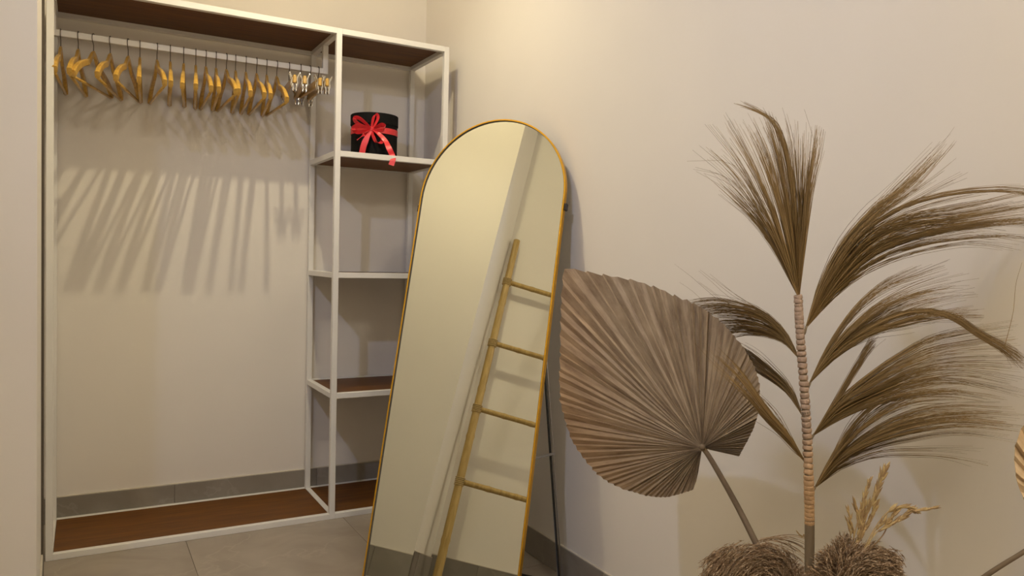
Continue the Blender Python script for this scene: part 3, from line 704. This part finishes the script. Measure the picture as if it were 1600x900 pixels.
# pampas heads: fine drooping branchlets carrying slim spikelets
def pampas(name, label, crown, ell, depth, n_br, seed, root_pts, flow, length=(22, 48), spike=5.0, fine=14, dsp=0.05, bare=0):
    root = thing_at(name, label, 'dried grass')
    rp = catmull(root_pts, 8)
    link('stem', *tube(loc_(root, rp), 0.0028, 8), M['stem'], root, smooth=True)
    rd = random.Random(seed); vs = []; fs = []
    def add(q):
        n0 = len(vs); vs.extend(q[0]); fs.extend([[j + n0 for j in f] for f in q[1]])
    (ex, ey, rx, ry) = ell
    for k in range(n_br):
        th = rd.uniform(-.15, math.pi + .15); rr_ = math.sqrt(rd.random()) * (.9 + .07 * math.sin(5 * th + seed) + .05 * math.sin(11 * th)) + (rd.random() < .10) * rd.uniform(0, .14)
        x = ex + rx * rr_ * math.cos(th); y = ey - ry * rr_ * math.sin(th)
        dz = (rd.uniform(-1, 1)) * dsp * math.sqrt(max(0.05, 1 - rr_ ** 2))
        ang = flow(x, y) + rd.gauss(0, .22); L_ = rd.uniform(*length) * (1 - .25 * rr_)
        dx, dy = math.cos(ang), -math.sin(ang); x -= dx * L_ * .55; y -= dy * L_ * .55; P = []
        dr_ = rd.uniform(.05, .11)
        for j in range(8):
            P.append(V((x, y, depth + dz))); dy += dr_; nn = math.hypot(dx, dy); dx /= nn; dy /= nn
            x += dx * L_ / 7; y += dy * L_ / 7
        W3 = [at(p_.x, p_.y, p_.z) for p_ in P]
        add(tube(W3, [.00035] * 8, 3, False))
        for j in range(fine):
            g_ = rd.uniform(.1, 1); c3 = at_len(W3, g_); t_ = (at_len(W3, min(1, g_ + .05)) - at_len(W3, max(0, g_ - .05))).normalized()
            off = V((rd.gauss(0, 1), rd.gauss(0, 1), rd.gauss(0, 1) - .3)).normalized(); dr = (t_ * 1.0 + off * .6).normalized()
            ln = spike * .0012 * rd.uniform(.6, 1.5); wd = dr.cross(off)
            if wd.length < 1e-4: continue
            wd = wd.normalized() * .0006 * rd.uniform(.7, 1.4)
            n0 = len(vs); vs.extend([c3, c3 + dr * ln * .4 + wd, c3 + dr * ln, c3 + dr * ln * .4 - wd]); fs.append([n0, n0 + 1, n0 + 2, n0 + 3])
    for k in range(bare):          # long bare arching hairs
        x, y = crown; x += rd.uniform(-6, 10); y += rd.uniform(-2, 12); a_ = rd.uniform(.1, 1.0); L_ = rd.uniform(50, 85); dx, dy = math.cos(a_), -math.sin(a_) * .5; P = []
        for j in range(10):
            P.append(at(x, y, depth)); dy += .10; nn = math.hypot(dx, dy); dx /= nn; dy /= nn; x += dx * L_ / 9; y += dy * L_ / 9
        add(tube(P, [.0005] * 10, 3, False))
    o = link('plume', loc_(root, vs), fs, M['pampas'], root); o['kind'] = 'stuff'
    return root
pampas('pampas_grass', 'drooping brown pampas plume at the foot of the palm leaf stalk', (1188, 842), (1170, 917, 90, 77), 1.31, 1300, 3,
       [ROOT + V((-.02, 0, 0)), at(1262, 1045, 1.27), at(1240, 960, 1.29), at(1200, 880, 1.31)], lambda x, y: math.radians(205 if x < 1150 else 205 - (x - 1150) * 1.1) + .012 * (y - 870) * (1 if x < 1190 else -.3), bare=30, dsp=.04)
pampas('pampas_grass', 'fluffy dark pampas plume right of the bound stem', (1300, 850), (1342, 905, 78, 62), 1.22, 1700, 4,
       [ROOT + V((.0, -.02, 0)), at(1280, 1045, 1.245), at(1290, 960, 1.23), at(1310, 880, 1.22)], lambda x, y: math.radians(150 - (x - 1270) * 1.25) , length=(18, 42), spike=4.2, fine=18)
pampas('pampas_grass', 'low brown pampas tuft just left of the bound stem', (1235, 880), (1225, 925, 45, 48), 1.40, 700, 8,
       [ROOT + V((-.01, -.01, 0)), at(1268, 1045, 1.27), at(1240, 955, 1.38)], lambda x, y: math.radians(140 - (x - 1190) * 1.6), length=(18, 34))

# oat-like sprigs
def sprig(name, label, stems, depth, seed, size):
    root = thing_at(name, label, 'dried grass')
    rd = random.Random(seed); b = MB(); sp = MB()
    for pts in stems:
        P = catmull([at(x, y, depth) for x, y in pts[0]], 8); b.add(tube(loc_(root, P), [0.0009] * len(P), 6))
        f0, f1, cnt, sz = pts[1]
        for k in range(cnt):
            f = f0 + (f1 - f0) * k / max(1, cnt - 1); c = at_len(P, f); t_ = (at_len(P, min(1, f + .04)) - at_len(P, max(0, f - .04))).normalized()
            sd = V((rd.uniform(-1, 1), rd.uniform(-1, 1), rd.uniform(-.5, .5))); d_ = (t_ * 1.5 + sd * .55).normalized()
            ln = .0145 * sz * rd.uniform(.8, 1.3)
            q = tube([c, c + d_ * ln * .3, c + d_ * ln * .6, c + d_ * ln], [.0006, .0021 * sz, .0016 * sz, .0001], 5)
            sp.add((loc_(root, q[0]), q[1]))
    b.build('stalk', M['oat'], root); o = sp.build('spikelets', M['oat'], root); o['kind'] = 'stuff'
    return root
def y2(x, y): return (1240 + x / 5, 720 + y / 5)
base = [(1300, 960), (1325, 880)]
sprig('oat_grass', 'upright pale oat-like sprig standing above the right pampas plume', [
    (base + [y2(500, 600), y2(560, 420), y2(630, 290), y2(680, 160), y2(710, 80)], (.42, 1, 90, 1.15)), (base + [y2(480, 560), y2(520, 400), y2(560, 270), y2(588, 175)], (.5, 1, 34, .9)),
    (base + [y2(470, 600), y2(450, 500), y2(430, 395)], (.5, 1, 22, .8)), (base + [y2(520, 600), y2(585, 480), y2(645, 345)], (.45, 1, 42, .95)), (base + [y2(500, 600), y2(510, 450), y2(480, 345)], (.5, 1, 34, .9)),
    (base + [y2(505, 610), y2(530, 480), y2(545, 360)], (.4, 1, 44, 1.1)), (base + [y2(445, 600), y2(425, 480)], (.7, 1, 6, .8))], 1.21, 21, 1)
sprig('oat_grass', 'thin bending oat-like sprig arching right above the pampas plume', [
    ([(1310, 960), (1345, 870), y2(600, 590), y2(680, 460), y2(760, 385), y2(860, 360), y2(920, 380)], (.62, 1, 60, 1.0)), ([(1345, 870), y2(620, 590), y2(720, 500), y2(800, 400)], (.45, .95, 14, 1.0)),
    ([(1350, 870), y2(690, 590), y2(740, 510), y2(830, 460), y2(870, 430)], (.4, 1, 34, 1.0)), ([(1350, 870), y2(620, 580), y2(660, 520), y2(700, 470)], (.5, 1, 12, .9)), ([y2(830, 450), y2(900, 395), y2(980, 385), y2(1080, 368)], (.1, 1, 26, .9))], 1.2, 22, 1)
sprig('oat_grass', 'tiny dark twig with buds left of the bound stem', [([(1266, 960), (1262, 880), (1257, 838), y2(70, 590), y2(38, 568)], (.7, 1, 7, .5))], 1.29, 23, 1)
